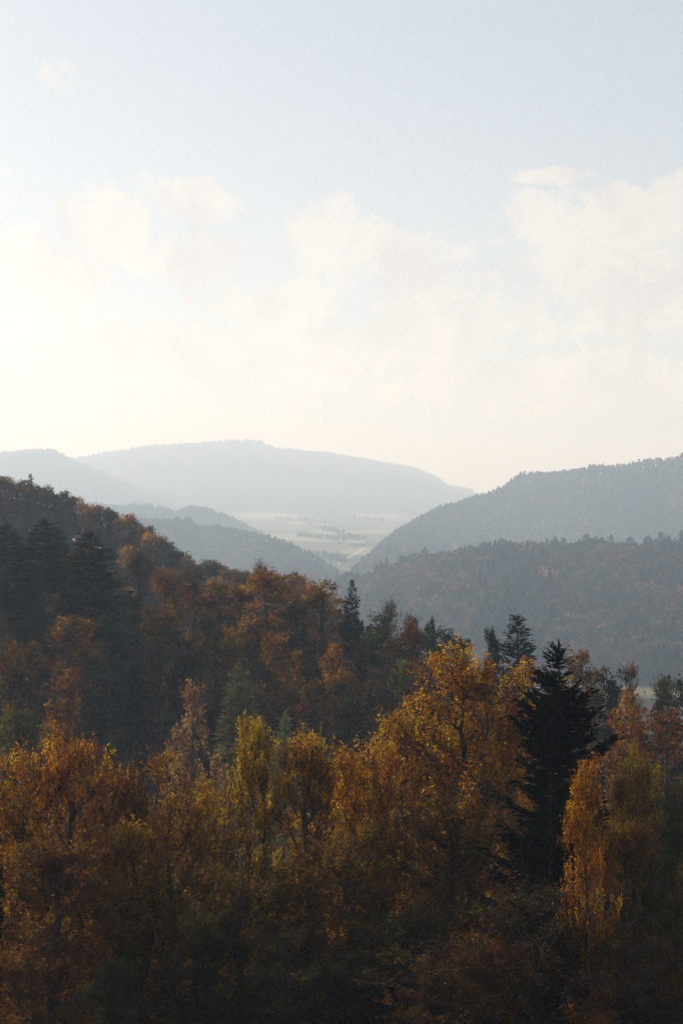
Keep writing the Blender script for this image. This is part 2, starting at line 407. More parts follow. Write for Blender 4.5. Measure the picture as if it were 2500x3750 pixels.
    a = norm(sdv[si]*0.6+side*0.8+g.normal(0, 0.35, (nl, 3))+np.array([0, 0, -0.15]))
    nrm = norm(g.normal(0, 0.75, (nl, 3))+np.array([0, 0, 0.8])); b = norm(np.cross(a, nrm))
    ls = leaf*(0.6+0.75*g.random(nl))
    tone = np.clip(0.5+0.24*g.normal(size=clumps)[ci][si]+0.10*g.normal(size=ns)[si]+0.16*g.normal(size=nl), 0, 1)
    if keep < 1:
        km = g.random(clumps)[ci][si] < keep; km &= g.random(nl) < 0.5+0.5*keep
        lc, a, b, ls, tone = lc[km], a[km], b[km], ls[km], tone[km]
    Vc, fc = cards(lc, a*(ls*0.5)[:, None], b*(ls*width*0.5)[:, None])
    Vt, ft = lerp_stack([Vt, Vl], [ft, fl])
    return (mesh_np('trunk', Vt, ft, MBARK, smooth=True),
            mesh_np('crown', Vc, fc, MLEAF, {'tone': ('FLOAT', 'FACE', tone)}))

def spruce(seed, H=24.0, W=7.0, whorl=0.55, per=6, base=0.10, twig=0.42, sprays=9, droop=0.35, power=0.85, ragged=0.25, wid=0.22, soft=False, gap=0.0, top=0.0, lop=0.0):
    g = np.random.default_rng(seed); ph = g.random(4)*6.28
    Bp0, Bp1, Br0, Br1 = [], [], [], []
    LC, LA, LB, TN = [], [], [], []
    z = H*base
    while z < H-0.25:
        t = (z-H*base)/(H*(1-base))
        Lb = W/2*((1-t)**power*(1-top)+top*min(1, (1-t)*5))+0.12
        n = per if t < .9 else max(3, per-2)
        a0 = g.random()*6.28; tonew = g.normal(0, .08)
        for i in range(n):
            if g.random() < gap*0.6: continue
            az_ = a0+i*6.283/n+g.normal(0, 0.22)
            ln = Lb*(1-ragged*0.5+ragged*g.normal(0, 0.55))
            ln *= 1+lop*(0.55*math.sin(az_+ph[0]+2.0*t)+0.45*math.sin(9*t+ph[1]+2*math.cos(az_))+0.3*math.sin(23*t+ph[2]))
            ln = max(0.15, min(ln, Lb*1.6))
            rise = 0.55*t-droop*(1-t)+g.normal(0, 0.07)
            m = 5; u = np.linspace(0, 1, m)
            hor = np.array([math.cos(az_), math.sin(az_), 0])
            zz = ln*(rise*u+0.22*droop*(u**3)*1.4-0.10*np.sin(u*3.14))
            pts = np.array([0, 0, z])+hor*(ln*u)[:, None]; pts[:, 2] += zz
            br = 0.012+0.013*ln*(1-u)
            Bp0.append(pts[:-1]); Bp1.append(pts[1:]); Br0.append(br[:-1]); Br1.append(br[1:])
            ns = max(4, int(sprays*ln/(W/2)*2.2)+2)
            s = 0.12+0.88*g.random(ns)**0.75
            c = np.stack([np.interp(s, u, pts[:, q]) for q in range(3)], -1)
            tan = np.array([math.cos(az_), math.sin(az_), rise]); tan /= np.linalg.norm(tan)
            sidev = np.array([-math.sin(az_), math.cos(az_), 0])
            sg = np.where(g.random(ns) < .5, -1., 1.)
            wl_ = twig*(0.5+0.9*g.random(ns))*(0.55+0.75*(1-s))*(0.45+0.55*min(1, ln/1.4))
            hang = (0.25+0.5*g.random(ns))*(1.4 if soft else 0.8)*(1-0.75*t)-0.15*t
            dirv_ = norm(tan[None]*(0.75+0.3*g.random((ns, 1)))+sidev[None]*(sg*(0.85 if not soft else 0.6))[:, None]-np.array([[0, 0, 1]])*hang[:, None]+g.normal(0, 0.18, (ns, 3)))
            for rep in range(3):
                wv = norm(np.cross(dirv_, g.normal(0, 0.6, (ns, 3))+np.array([0, 0, 1.0])))
                cc = c+dirv_*(wl_*(0.25+0.4*rep))[:, None]+g.normal(0, 0.05*twig/0.42, (ns, 3))
                LC.append(cc); LA.append(dirv_*(wl_*0.42)[:, None]); LB.append(wv*(wl_*wid*(0.8+0.4*g.random(ns)))[:, None])
                TN.append(np.clip(0.5+tonew+0.15*g.normal(size=ns), 0, 1))
        z += whorl*(0.75+0.5*g.random())*(0.55+0.6*(1-t))
    nT = 10; tz = np.linspace(0, H, nT); T = np.stack([np.cumsum(g.normal(0, .03, nT)), np.cumsum(g.normal(0, .03, nT)), tz], -1); T[:, :2] *= (tz/H*(1-tz/H)*2)[:, None]
    tr = H*0.0125*(1-tz/H)**0.8+0.025
    Vt, ft = tubes(T[:-1], T[1:], tr[:-1], tr[1:], 8)
    Vl, fl = tubes(np.concatenate(Bp0), np.concatenate(Bp1), np.concatenate(Br0), np.concatenate(Br1), 3)
    # leader tuft
    nn = 14; c = np.stack([g.normal(0, .04, nn), g.normal(0, .04, nn), H-g.random(nn)*0.9], -1); dv = norm(np.stack([g.normal(0, .7, nn), g.normal(0, .7, nn), np.full(nn, 1.0)], -1))
    LC.append(c+dv*.15); LA.append(dv*.22*twig/0.42); LB.append(norm(np.cross(dv, g.normal(size=(nn, 3))))*.05*twig/0.42); TN.append(np.full(nn, .5))
    Vc, fc = cards(np.concatenate(LC), np.concatenate(LA), np.concatenate(LB))
    Vt, ft = lerp_stack([Vt, Vl], [ft, fl])
    return (mesh_np('trunk', Vt, ft, MBARKD, smooth=True),
            mesh_np('crown', Vc, fc, MNEEDLE, {'tone': ('FLOAT', 'FACE', np.concatenate(TN))}))

def pine(seed, H=20.0, W=6.0, leaf=0.30, clumps=60, base=0.55):
    t, c = broadleaf(seed, H, W, base, 8, clumps, 7, 20, leaf, 0.7, 0.1, updir=0.5, width=0.22)
    c.materials.clear(); c.materials.append(MNEEDLE); t.materials.clear(); t.materials.append(MBARKD)
    return t, c

PROTO = {}
def proto(key, H, W, parts, names=('trunk', 'crown')): PROTO[key] = (H, W, parts, names)
# near: seen from about 100 m
for i, (H, W, sp_, ns) in enumerate([(22, 10.5, 0.05, 430), (21, 9.5, 0.15, 380), (20, 10.0, 0.0, 400), (23, 10.0, 0.1, 410), (18, 8.5, 0.22, 330), (20, 11.0, 0.0, 430)]):
    proto('near%d' % i, H, W, broadleaf(100+i, H, W, 0.08, 20, ns, 7, 20, 0.13, 0.95, sp_, twigs=True))
proto('nearspruce0', 27, 8.0, spruce(203, 27, 8.0, 0.55, 7, 0.05, 0.75, 34, 0.16, 0.7, 0.6, 0.14, gap=0.18, top=0.24, lop=0.75))
proto('nearspruce1', 20, 8.0, spruce(204, 20, 8.0, 0.42, 7, 0.05, 0.6, 26, 0.35, 0.9, 0.4, 0.16, gap=0.1, lop=0.35))
# middle: 180 to 400 m
for i, (H, W, sp_, ns, kp) in enumerate([(20, 8.5, 0.1, 150, 1), (19, 7.0, 0.35, 120, 1), (21, 8.0, 0.25, 140, 1), (18, 8.5, 0.0, 140, 1), (17, 6.0, 0.45, 100, 1), (20, 7.5, 0.2, 120, 1)]):
    proto('mid%d' % i, H, W, broadleaf(300+i, H, W, 0.2, 13, ns, 5, 12, 0.34, 1.0, sp_, kp, sides=4))
for i in range(2):
    proto('thin%d' % i, 20, 6.0, broadleaf(330+i, 20, 6.0, 0.22, 12, 130, 6, 9, 0.28, 1.1, 0.25, 0.55, twigs=True, sides=4))
proto('bare0', 19, 7.0, broadleaf(340, 19, 7.0, 0.25, 12, 140, 7, 6, 0.24, 1.3, 0.1, 0.16, twigs=True, sides=4))
for i, (H, W, rg_, gp) in enumerate([(26, 8.5, 0.35, 0.18), (24, 7.0, 0.22, 0.05), (25, 9.5, 0.30, 0.12)]):
    proto('spruce%d' % i, H, W, spruce(400+i, H, W, 0.62, 6, 0.08, 0.85, 10, 0.36, 0.8, rg_, 0.17, gap=gp, lop=0.3))
proto('larch0', 20, 6.0, spruce(410, 20, 6.0, 0.5, 7, 0.06, 0.8, 10, 0.42, 0.72, 0.15, 0.15, soft=True))
proto('larch1', 18, 6.5, spruce(411, 18, 6.5, 0.5, 7, 0.06, 0.8, 10, 0.42, 0.8, 0.18, 0.15, soft=True))
for i in range(2): proto('pine%d' % i, 20, 6.5, pine(420+i, 20, 6.5, 0.42, 70, 0.5))
# farther rim: 480 to 700 m
for i, (H, W) in enumerate([(17, 8), (16, 7.5), (18, 8.5), (15, 7)]):
    proto('rim%d' % i, H, W, broadleaf(500+i, H, W, 0.2, 10, 80, 4, 9, 0.62, 1.1, 0.1, sides=3, updir=0.6))
proto('rimspruce', 20, 5.5, spruce(520, 20, 5.5, 0.9, 5, 0.1, 1.2, 5, 0.35, 0.85, 0.25, 0.2))
proto('crestspruce', 18, 6.0, spruce(530, 18, 6.0, 1.3, 5, 0.1, 1.9, 3, 0.3, 0.85, 0.3, 0.24))

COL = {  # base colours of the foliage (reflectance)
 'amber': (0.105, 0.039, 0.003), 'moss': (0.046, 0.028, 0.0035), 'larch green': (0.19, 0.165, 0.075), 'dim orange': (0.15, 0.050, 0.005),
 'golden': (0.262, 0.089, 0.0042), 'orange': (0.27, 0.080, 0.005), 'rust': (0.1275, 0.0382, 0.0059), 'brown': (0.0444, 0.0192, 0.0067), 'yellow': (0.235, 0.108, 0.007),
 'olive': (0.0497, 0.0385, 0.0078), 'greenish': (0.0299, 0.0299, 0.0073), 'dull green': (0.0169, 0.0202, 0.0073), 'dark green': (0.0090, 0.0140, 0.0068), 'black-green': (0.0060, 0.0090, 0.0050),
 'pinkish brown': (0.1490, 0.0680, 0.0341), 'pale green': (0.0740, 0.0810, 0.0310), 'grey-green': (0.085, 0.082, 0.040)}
def kind_of(key):
    if 'spruce' in key: return 'spruce_tree', 'spruce'
    if 'larch' in key: return 'larch_tree', 'larch'
    if 'pine' in key: return 'pine_tree', 'pine'
    return 'broadleaf_tree', 'tree'
rnd = random.Random(11)
TREES = []
def plant(key, x, y, H, Wm, colour, label, group, rot=None, zoff=-0.25):
    h0, w0, parts, names = PROTO[key]
    nm, cat = kind_of(key)
    z = float(land(x, y)[0])
    e = bpy.data.objects.new(nm, None); C.objects.link(e); e.empty_display_size = 0.5
    e.location = (x, y, z+zoff); s = H/h0; w = (Wm/w0) if Wm else s
    e.scale = (w, w, s); e.rotation_euler = (0, 0, rnd.uniform(0, 6.28) if rot is None else rot)
    c = COL[colour]; v = rnd.uniform(0.85, 1.15)
    for me, n in zip(parts, names):
        o = bpy.data.objects.new(n, me); C.objects.link(o); o.parent = e
        if n == 'crown': o.color = (c[0]*v*rnd.uniform(.93, 1.07), c[1]*v*rnd.uniform(.93, 1.07), c[2]*v, 1)
    tag(e, label, cat, group)
    TREES.append((e, key, x, y, z, H, Wm or w0*s, colour))
    return e
def at_px(px, r):
    a = math.atan((px-1250)/F); return r*math.sin(a), r*math.cos(a)
def spot(key, px, ytop, r, wpx, colour, label, group, rot=None, hmin=4, hmax=34):
    """a tree whose top shows at (px, ytop), standing on the land r metres away"""
    x, y = at_px(px, r); z = float(land(x, y)[0]); top = y*(1875-ytop)/F
    H = min(max(top-z, hmin), hmax)
    return plant(key, x, y, H, wpx/F*r if wpx else None, colour, label, group, rot)

# ---------------------------------------------------------------- near trees, just below the viewpoint
NS = 0.78             # one factor on the distances of the near woods, so that their trees come out 13 to 20 m tall
GN = 'autumn trees standing close below the viewpoint'
NEAR = [  # proto, x, y of the top, distance, crown width in photo px, colour, label
 ('near0', 1700, 2375, 112, 640, 'golden', 'tallest golden orange tree in front, left of the black spruce'),
 ('near1', 1480, 2560, 118, 330, 'golden', 'golden tree crowding the left flank of the tallest orange tree'),
 ('near3', 1880, 2560, 116, 360, 'orange', 'orange tree tucked between the tallest orange tree and the black spruce'),
 ('near1', 250, 2660, 105, 430, 'orange', 'bright orange pointed tree at the left, standing above its neighbours'),
 ('near2', 60, 2740, 103, 480, 'golden', 'golden tree at the left picture edge beside the pointed orange one'),
 ('near4', 420, 2800, 108, 340, 'rust', 'low rust coloured tree right of the pointed orange tree'),
 ('near5', 640, 2770, 104, 560, 'golden', 'broad golden brown tree below the pinkish brown tree of the slope'),
 ('near4', 935, 2640, 106, 270, 'yellow', 'yellow round topped tree in the middle of the front row'),
 ('near3', 1140, 2690, 102, 430, 'golden', 'golden tree with dark forking limbs right of the yellow round top'),
 ('near2', 1380, 2700, 104, 420, 'golden', 'golden tree filling the gap left of the tallest orange tree'),
 ('near4', 1290, 2770, 110, 240, 'orange', 'small orange tree peeping out between two golden crowns'),
 ('near4', 2150, 2790, 58, 190, 'orange', 'slim bright orange tree in front of the black spruce'),
 ('near1', 2330, 2730, 98, 330, 'yellow', 'yellow brown tree with open crown right of the black spruce'),
 ('near2', 2500, 2830, 94, 300, 'pale green', 'pale green tree cut by the right picture edge'),
 ('near5', 2490, 3150, 84, 420, 'olive', 'olive yellow bushy tree low at the right picture edge'),
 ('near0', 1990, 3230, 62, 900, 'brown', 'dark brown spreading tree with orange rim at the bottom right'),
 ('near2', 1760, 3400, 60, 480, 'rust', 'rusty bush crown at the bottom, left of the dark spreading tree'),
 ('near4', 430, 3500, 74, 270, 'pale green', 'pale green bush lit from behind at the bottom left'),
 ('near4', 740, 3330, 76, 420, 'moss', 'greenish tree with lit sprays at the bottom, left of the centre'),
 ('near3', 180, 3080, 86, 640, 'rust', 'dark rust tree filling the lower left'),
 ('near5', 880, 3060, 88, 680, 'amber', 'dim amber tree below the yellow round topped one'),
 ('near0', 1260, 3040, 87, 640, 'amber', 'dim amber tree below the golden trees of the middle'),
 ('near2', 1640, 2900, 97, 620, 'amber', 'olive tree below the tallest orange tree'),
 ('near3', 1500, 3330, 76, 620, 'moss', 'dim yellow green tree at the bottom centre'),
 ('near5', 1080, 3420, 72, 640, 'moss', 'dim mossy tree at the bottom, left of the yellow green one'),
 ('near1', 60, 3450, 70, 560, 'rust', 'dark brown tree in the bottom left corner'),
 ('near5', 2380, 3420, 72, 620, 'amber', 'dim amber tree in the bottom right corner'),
 ('near0', 490, 3000, 92, 520, 'golden', 'dim golden tree under the low rust coloured one'),
 ('near3', 2280, 3000, 88, 420, 'rust', 'rust tree below the open yellow brown tree at the right'),
]
for k, px, yt, r, w, c, lb in NEAR: spot(k, px, yt, (94+(r-70)*0.5)*NS, w*1.42, c, lb, GN)
spot('nearspruce0', 2045, 2345, 79, 500, 'black-green', 'tall black spruce with ragged layered boughs right of the golden tree', 'spruces', rot=2.2)
spot('nearspruce1', 2015, 2800, 74.5, 520, 'black-green', 'squat black spruce in front of the tall ragged one', 'spruces', rot=1.0)
spot('spruce1', -25, 2660, 78, 130, 'black-green', 'black spruce barely showing at the left picture edge', 'spruces')

# ---------------------------------------------------------------- the dark slope across the gully
GS = 'trees of the dark slope'
MID = [
 ('spruce1', 25, 1918, 352, 340, 'dark green', 'dark spruce rising at the left edge of the slope'),
 ('spruce1', 160, 1900, 346, 330, 'dark green', 'dark spruce with twin neighbour left of the layered spruce'),
 ('spruce0', 215, 1935, 350, 260, 'dark green', 'dark spruce pressed against the right of its taller twin'),
 ('spruce2', 328, 1945, 322, 480, 'dark green', 'large layered spruce with drooping boughs on the left slope'),
 ('mid4', 285, 2010, 345, 130, 'rust', 'rust coloured tree peeping out left of the layered spruce'),
 ('thin0', 505, 2030, 330, 190, 'olive', 'half bare tall tree right of the layered spruce'),
 ('mid0', 610, 2090, 338, 190, 'rust', 'rust tree on the slope right of the half bare one'),
 ('mid2', 700, 2085, 345, 180, 'brown', 'brown tree top on the slope left of the red brown crown'),
 ('mid1', 790, 2140, 330, 170, 'amber', 'golden tree on the slope below the small pine'),
 ('mid5', 870, 2150, 336, 190, 'rust', 'rust tree tucked left of the red brown crown'),
 ('mid3', 985, 2085, 322, 250, 'rust', 'broad red brown crown on the skyline of the slope'),
 ('bare0', 950, 2060, 330, 150, 'brown', 'bare twiggy tree top above the red brown crown'),
 ('mid2', 1170, 2125, 318, 210, 'rust', 'rust crown on the skyline left of the small dark spruce'),
 ('spruce0', 1290, 2120, 310, 150, 'black-green', 'small dark spruce on the skyline of the slope'),
 ('pine0', 742, 2022, 430, 70, 'dark green', 'small dark pine sticking up from the skyline'),
 ('mid5', 1080, 2215, 315, 170, 'brown', 'brown tree between two rust crowns of the skyline'),
 ('bare0', 1425, 2200, 310, 140, 'brown', 'bare pale tree on the falling skyline'),
 ('mid0', 1400, 2250, 305, 190, 'olive', 'olive tree under the bare pale one on the skyline'),
 ('thin1', 1505, 2255, 305, 130, 'brown', 'thin brown tree on the falling skyline'),
 ('mid4', 1520, 2290, 300, 150, 'rust', 'rust tree below the thin brown one'),
 ('pine0', 1575, 2268, 300, 70, 'dark green', 'thin dark pine top on the falling skyline'),
 ('mid3', 1630, 2300, 292, 190, 'dull green', 'rounded dark green tree at the low end of the skyline'),
 ('pine1', 1690, 2340, 290, 120, 'dark green', 'dark pine at the low end of the skyline'),
 ('pine1', 1800, 2305, 262, 110, 'dark green', 'dark pine close left of the lone layered fir'),
 ('spruce0', 1893, 2252, 258, 420, 'dark green', 'layered dark fir behind the golden tree, left of the black spruce'),
 ('mid0', 2130, 2395, 258, 220, 'amber', 'golden hazy tree right behind the black spruce'),
 ('mid2', 2235, 2452, 246, 190, 'dark green', 'dark round tree between golden and brown neighbours at the right'),
 ('thin1', 2310, 2435, 256, 150, 'pinkish brown', 'thin leafed pinkish brown tree at the right'),
 ('mid1', 2300, 2560, 226, 180, 'dim orange', 'orange tree below the pinkish brown tree at the right'),
 ('mid3', 2420, 2600, 214, 330, 'rust', 'wide rust tree near the right picture edge'),
 ('thin0', 2425, 2490, 262, 150, 'olive', 'thin olive tree at the right, left of the greenish edge tree'),
 ('mid3', 2500, 2480, 250, 200, 'greenish', 'greenish tree at the right picture edge'),
 ('mid5', 265, 2270, 300, 260, 'rust', 'rust tree below the layered spruce'),
 ('mid4', 405, 2270, 298, 150, 'dull green', 'dull green tree beside the rust one below the layered spruce'),
 ('mid1', 560, 2230, 305, 170, 'amber', 'golden tree below the half bare tall one'),
 ('larch1', 495, 2380, 285, 150, 'dark green', 'dark pointed conifer deep in the slope'),
 ('mid1', 850, 2310, 296, 150, 'amber', 'golden leaning crown in the middle of the slope'),
 ('mid0', 1010, 2330, 292, 190, 'dim orange', 'orange tree glowing in the middle of the slope'),
 ('mid1', 1225, 2370, 290, 150, 'dim orange', 'orange crown in the shade right of the glowing orange tree'),
 ('mid4', 1260, 2460, 282, 140, 'dim orange', 'small orange crown low on the shaded slope'),
 ('mid3', 1460, 2330, 290, 210, 'brown', 'brown crown below the bare pale tree'),
 ('mid5', 1480, 2430, 275, 160, 'olive', 'olive crown left of the tallest orange tree top'),
 ('larch0', 880, 2435, 262, 300, 'larch green', 'pale green pointed larch on the lower slope'),
 ('larch1', 1042, 2605, 240, 230, 'larch green', 'small pale green larch just above the yellow round top'),
 ('mid0', 715, 2515, 255, 170, 'pinkish brown', 'pinkish brown tree standing clear on the lower slope'),
 ('mid3', 410, 2680, 222, 170, 'dull green', 'dull green round tree low on the slope'),
 ('mid2', 60, 2390, 270, 240, 'brown', 'dark brown tree at the left edge, low on the slope'),
 ('mid4', 50, 2375, 275, 110, 'amber', 'golden sprig topped tree at the left edge of the slope'),
 ('mid3', 90, 2600, 228, 290, 'olive', 'olive tree at the left edge above the near trees'),
 ('mid0', 240, 2480, 252, 200, 'rust', 'rust tree deep in the left of the slope'),
 ('mid1', 1130, 2520, 262, 170, 'brown', 'brown tree in the dark gully right of the glowing orange tree'),
 ('mid5', 1290, 2560, 255, 170, 'dull green', 'dull green tree low in the dark gully'),
 ('mid4', 640, 2400, 275, 130, 'dull green', 'dull green tree left of the pale larch'),
]
for k, px, yt, r, w, c, lb in MID: spot(k, px, yt, r*NS, w*(1.4 if k[:3] == 'mid' else 1.0), c, lb, 'spruces' if 'spruce' in k else GS)

# fill the rest of the slope and gully with trees of the same woods
SKYS = RIDGES['slope']['sky']
taken = [(t[2], t[3], t[6]) for t in TREES]
FILL = []
KEEP = MID+[(k, px, yt, (94+(r-70)*0.5), w, c, lb) for k, px, yt, r, w, c, lb in NEAR if yt < 2850]
def fill(r0, r1, p0, p1, n, gap, keys, cols, hr, skyline, group, store, extra=30):
    tries = 0; done = 0
    while done < n and tries < n*60:
        tries += 1
        r = math.sqrt(rnd.uniform(r0*r0, r1*r1)); px = rnd.uniform(p0, p1); x, y = at_px(px, r)
        if any((x-a)**2+(y-b)**2 < (gap if w < 5.5 else gap*1.15)**2 for a, b, w in taken): continue
        z = float(land(x, y)[0]); ys = float(lut(skyline, px))+extra+rnd.uniform(0, 60)
        for (k2, px2, yt2, r2, w2, c2, l2) in KEEP:      # do not stand in front of the trees picked out above
            if r2*NS > r and abs(px-px2) < w2*0.55+45: ys = max(ys, yt2+170)
        H = rnd.uniform(*hr); H = min(H, y*(1875-ys)/F-z)
        if H < 5.5: continue
        k = rnd.choice(keys); c = rnd.choices([q[0] for q in cols], [q[1] for q in cols])[0]
        if 'spruce' in k: c = 'dark green'; H = min(H*1.15, y*(1875-ys)/F-z)
        if 'larch' in k: c = 'dull green'
        Wm = H*rnd.uniform(0.46, 0.62) if 'spruce' not in k else H*rnd.uniform(.26, .34)
        store.append((k, x, y, H, Wm, c, group, px, r)); taken.append((x, y, Wm)); done += 1
cs = [('rust', 2), ('brown', 4), ('amber', 0.9), ('dim orange', 0.7), ('olive', 2.0), ('dull green', 5), ('greenish', 1.5), ('dark green', 3)]
fill(160, 285, -60, 2560, 150, 4.4, ['mid0', 'mid1', 'mid2', 'mid3', 'mid4', 'mid5', 'mid0', 'mid2', 'mid5', 'thin0', 'spruce1', 'spruce0', 'spruce1', 'larch1'], cs, (10, 15), SKYS, GS, FILL)
SKYN = [(-400, 2800), (0, 2820), (250, 2780), (600, 2840), (1000, 2780), (1500, 2720), (1800, 2600), (2100, 2860), (2300, 2820), (2500, 2900), (3000, 2900)]
fill(84, 136, -160, 2620, 50, 4.2, ['near0', 'near1', 'near2', 'near3', 'near4', 'near5'], [('amber', 3), ('rust', 2), ('golden', 1.5), ('moss', 2)], (10, 15.6), SKYN, GN, FILL, 40)
# the rim: the wooded shoulder behind the slope
SKYR = RIDGES['rim']['sky']
cr_ = [('orange', 2), ('rust', 2), ('golden', 2.5), ('amber', 2), ('olive', 2.5), ('brown', 2), ('greenish', 1.5)]
GR = 'trees along the rim of the wooded shoulder'
RIM = []
for i in range(63):     # crest line
    px = -60+i*20+rnd.uniform(-7, 7); D = float(lut(RIDGES['rim']['D'], px)); r = D+rnd.uniform(-6, 6)
    if px > 1180: continue
    x, y = at_px(px, r); z = float(land(x, y)[0]); top = y*(1875-float(lut(SKYR, px))-rnd.uniform(-14, 14))/F
    H = min(max(top-z, 6), 11.5); RIM.append(('rim%d' % rnd.randrange(4), x, y, H, H*rnd.uniform(.5, .7), rnd.choices([q[0] for q in cr_], [q[1] for q in cr_])[0], GR, px, r)); taken.append((x, y, 5))
fill(367, 507, -60, 1180, 34, 3.8, ['rim0', 'rim1', 'rim2', 'rim3', 'rim0', 'rim1', 'rim2', 'rim3', 'rimspruce'], cr_, (7.5, 9.5), SKYR, GR, RIM, 12)
RIM.append(('rimspruce', *at_px(112, 497), 13.0, 3.6, 'dark green', GR, 112, 496))

# ---- labels that tell the filling trees apart: colour, kind, the landmark they stand nearest to, and their rank beside it
def ptop(x, y, z, H): return 1250+F*x/y, 1875-F*(z+H*0.8)/y
LAND = [(ptop(t[2], t[3], t[4], t[5]), t[0]['label'], math.hypot(t[2], t[3])) for t in TREES]
def rel(px, py, q):
    dx, dy = px-q[0], py-q[1]
    if abs(dx) > abs(dy): return 'right of' if dx > 0 else 'left of'
    return 'below' if dy > 0 else 'above'
CUTS = (' in the', ' on the', ' at the', ' with ', ' standing', ' crowding', ' tucked', ' filling', ' peeping', ' between', ' rising', ' pressed', ' under', ' sticking', ' above', ' close', ' deep', ' just', ' barely', ' cut', ' lit', ' near ', ' low ', ' behind', ' below', ' left', ' right', ' beside', ' glowing')
def short_name(lb):
    for cut in CUTS:
        i = lb.find(cut)
        if i > 0 and len(lb[:i].split()) >= 2: lb = lb[:i]
    return lb
names_ = [short_name(q[1]) for q in LAND]
cands = [(q[0], n, q[2]) for q, n in zip(LAND, names_) if names_.count(n) == 1 and len(n.split()) <= 4]
def auto_label(k, x, y, z, H, c, px, r, where):
    p = ptop(x, y, z, H); nm, cat = kind_of(k)
    size = 'small' if H < 9 else ('tall' if H > 13.3 else 'middling')
    near = min(cands, key=lambda q: (q[0][0]-p[0])**2+(q[0][1]-p[1])**2+((q[2]-r)*1.5)**2)
    return '%s %s %s %s %s the %s' % (size, c, where, cat, rel(p[0], p[1], near[0]), near[1])
def plant_list(L, where):
    pre = []
    for (k, x, y, H, Wm, c, gname, px, r) in L:
        z = float(land(x, y)[0]); pre.append([auto_label(k, x, y, z, H, c, px, r, where), (k, x, y, H, Wm, c, gname, px, r)])
    groups = {}
    for p in pre: groups.setdefault(p[0], []).append(p)
    for lb, ps in groups.items():
        ps.sort(key=lambda p: p[1][7])
        for i, p in enumerate(ps):
            t = lb if len(ps) == 1 else ' '.join(lb.split(' ')[1:])+', '+['leftmost', 'second', 'third', 'fourth', 'fifth', 'sixth', 'seventh', 'eighth', 'ninth', 'tenth', 'eleventh', 'twelfth'][min(i, 11)]+(' one' if i == 0 else ' from left')
            k, x, y, H, Wm, c, gname, px, r = p[1]
            plant(k, x, y, H, Wm, c, t, 'spruces' if 'spruce' in k else gname)
plant_list([f for f in FILL if f[8] < 150], 'front')
plant_list([f for f in FILL if f[8] >= 150], 'slope')
# rim labels: by order along the crest
def rim_labels():
    L = sorted(RIM, key=lambda f: f[7]); seen = {}
    for (k, x, y, H, Wm, c, gname, px, r) in L:
        D = float(lut(RIDGES['rim']['D'], px)); band = "on the wooded shoulder's crest" if r > D-10 else ("under the wooded shoulder's crest" if r > D-47 else "on the wooded shoulder's flank")
        side = 'far left' if px < 150 else ('left' if px < 420 else ('steep middle' if px < 700 else 'low right end'))
        nm, cat = kind_of(k)
        b = '%s %s %s, %s' % (c, cat, band, side)
        i = seen.get(b, 0); seen[b] = i+1
        if i: b += ', %s from left' % ['', 'second', 'third', 'fourth', 'fifth', 'sixth', 'seventh', 'eighth', 'ninth', 'tenth', 'eleventh', 'twelfth'][min(i, 11)]
        plant(k, x, y, H, Wm, c, b, 'spruces' if 'spruce' in k else gname)
rim_labels()
# spruces standing out along the crest of the near right-hand ridge
CREST = [(1262, 2098), (1290, 2090), (1395, 2055), (1416, 2043), (1470, 2033), (1555, 2003), (1768, 1985), (1836, 1972), (2030, 1962), (2062, 1970), (2146, 1955), (2180, 1966), (2236, 1958), (2305, 1966), (2372, 1962), (2418, 1946), (2447, 1962), (2494, 1943)]
for i, (px, yt) in enumerate(CREST):
    spot('crestspruce', px, yt, float(lut(RIDGES['right_near']['D'], px))-6, 30+rnd.uniform(-4, 26), 'dark green',
         '%s spruce from the left along the crest of the near hazy right ridge' % ['first', 'second', 'third', 'fourth', 'fifth', 'sixth', 'seventh', 'eighth', 'ninth', 'tenth', 'eleventh', 'twelfth', 'thirteenth', 'fourteenth', 'fifteenth', 'sixteenth', 'seventeenth', 'eighteenth', 'nineteenth', 'twentieth', 'twenty-first', 'twenty-second', 'twenty-third', 'twenty-fourth'][i], 'spruces', hmin=12, hmax=26)

# ---------------------------------------------------------------- far woods: each ridge one mass of crowns
def crown_t(seed, nl, size, conifer):
    g = np.random.default_rng(seed)
    if conifer:
        t = g.random(nl)**0.8; a = g.random(nl)*6.283; rr = 0.27*(1-t)*(0.7+0.4*g.random(nl))
        c = np.stack([np.cos(a)*rr, np.sin(a)*rr, 0.12+0.9*t], -1); d = norm(np.stack([np.cos(a), np.sin(a), g.normal(-0.5, .4, nl)], -1)+g.normal(0, .3, (nl, 3)))
    else:
        k = g.integers(0, 6, nl); lc = np.array([[.0, .0, .78], [.22, .05, .58], [-.2, .12, .6], [.02, -.22, .55], [-.06, .2, .45], [.1, -.05, .4]])
        u = norm(g.normal(size=(nl, 3))+np.array([0, 0, .25])); c = lc[k]+u*np.array([.2, .2, .2])*(0.6+.4*g.random((nl, 1)))
        d = norm(u*0.5+g.normal(0, .6, (nl, 3))+np.array([0, 0, .3]))
    w = norm(np.cross(d, norm(g.normal(size=(nl, 3)))))
    s = size*(0.7+0.6*g.random(nl))
    V, f = cards(c, d*(s*.5)[:, None], w*(s*.33)[:, None])
    return V.reshape(nl, 4, 3), np.clip(0.5+0.2*g.normal(size=nl), 0, 1)
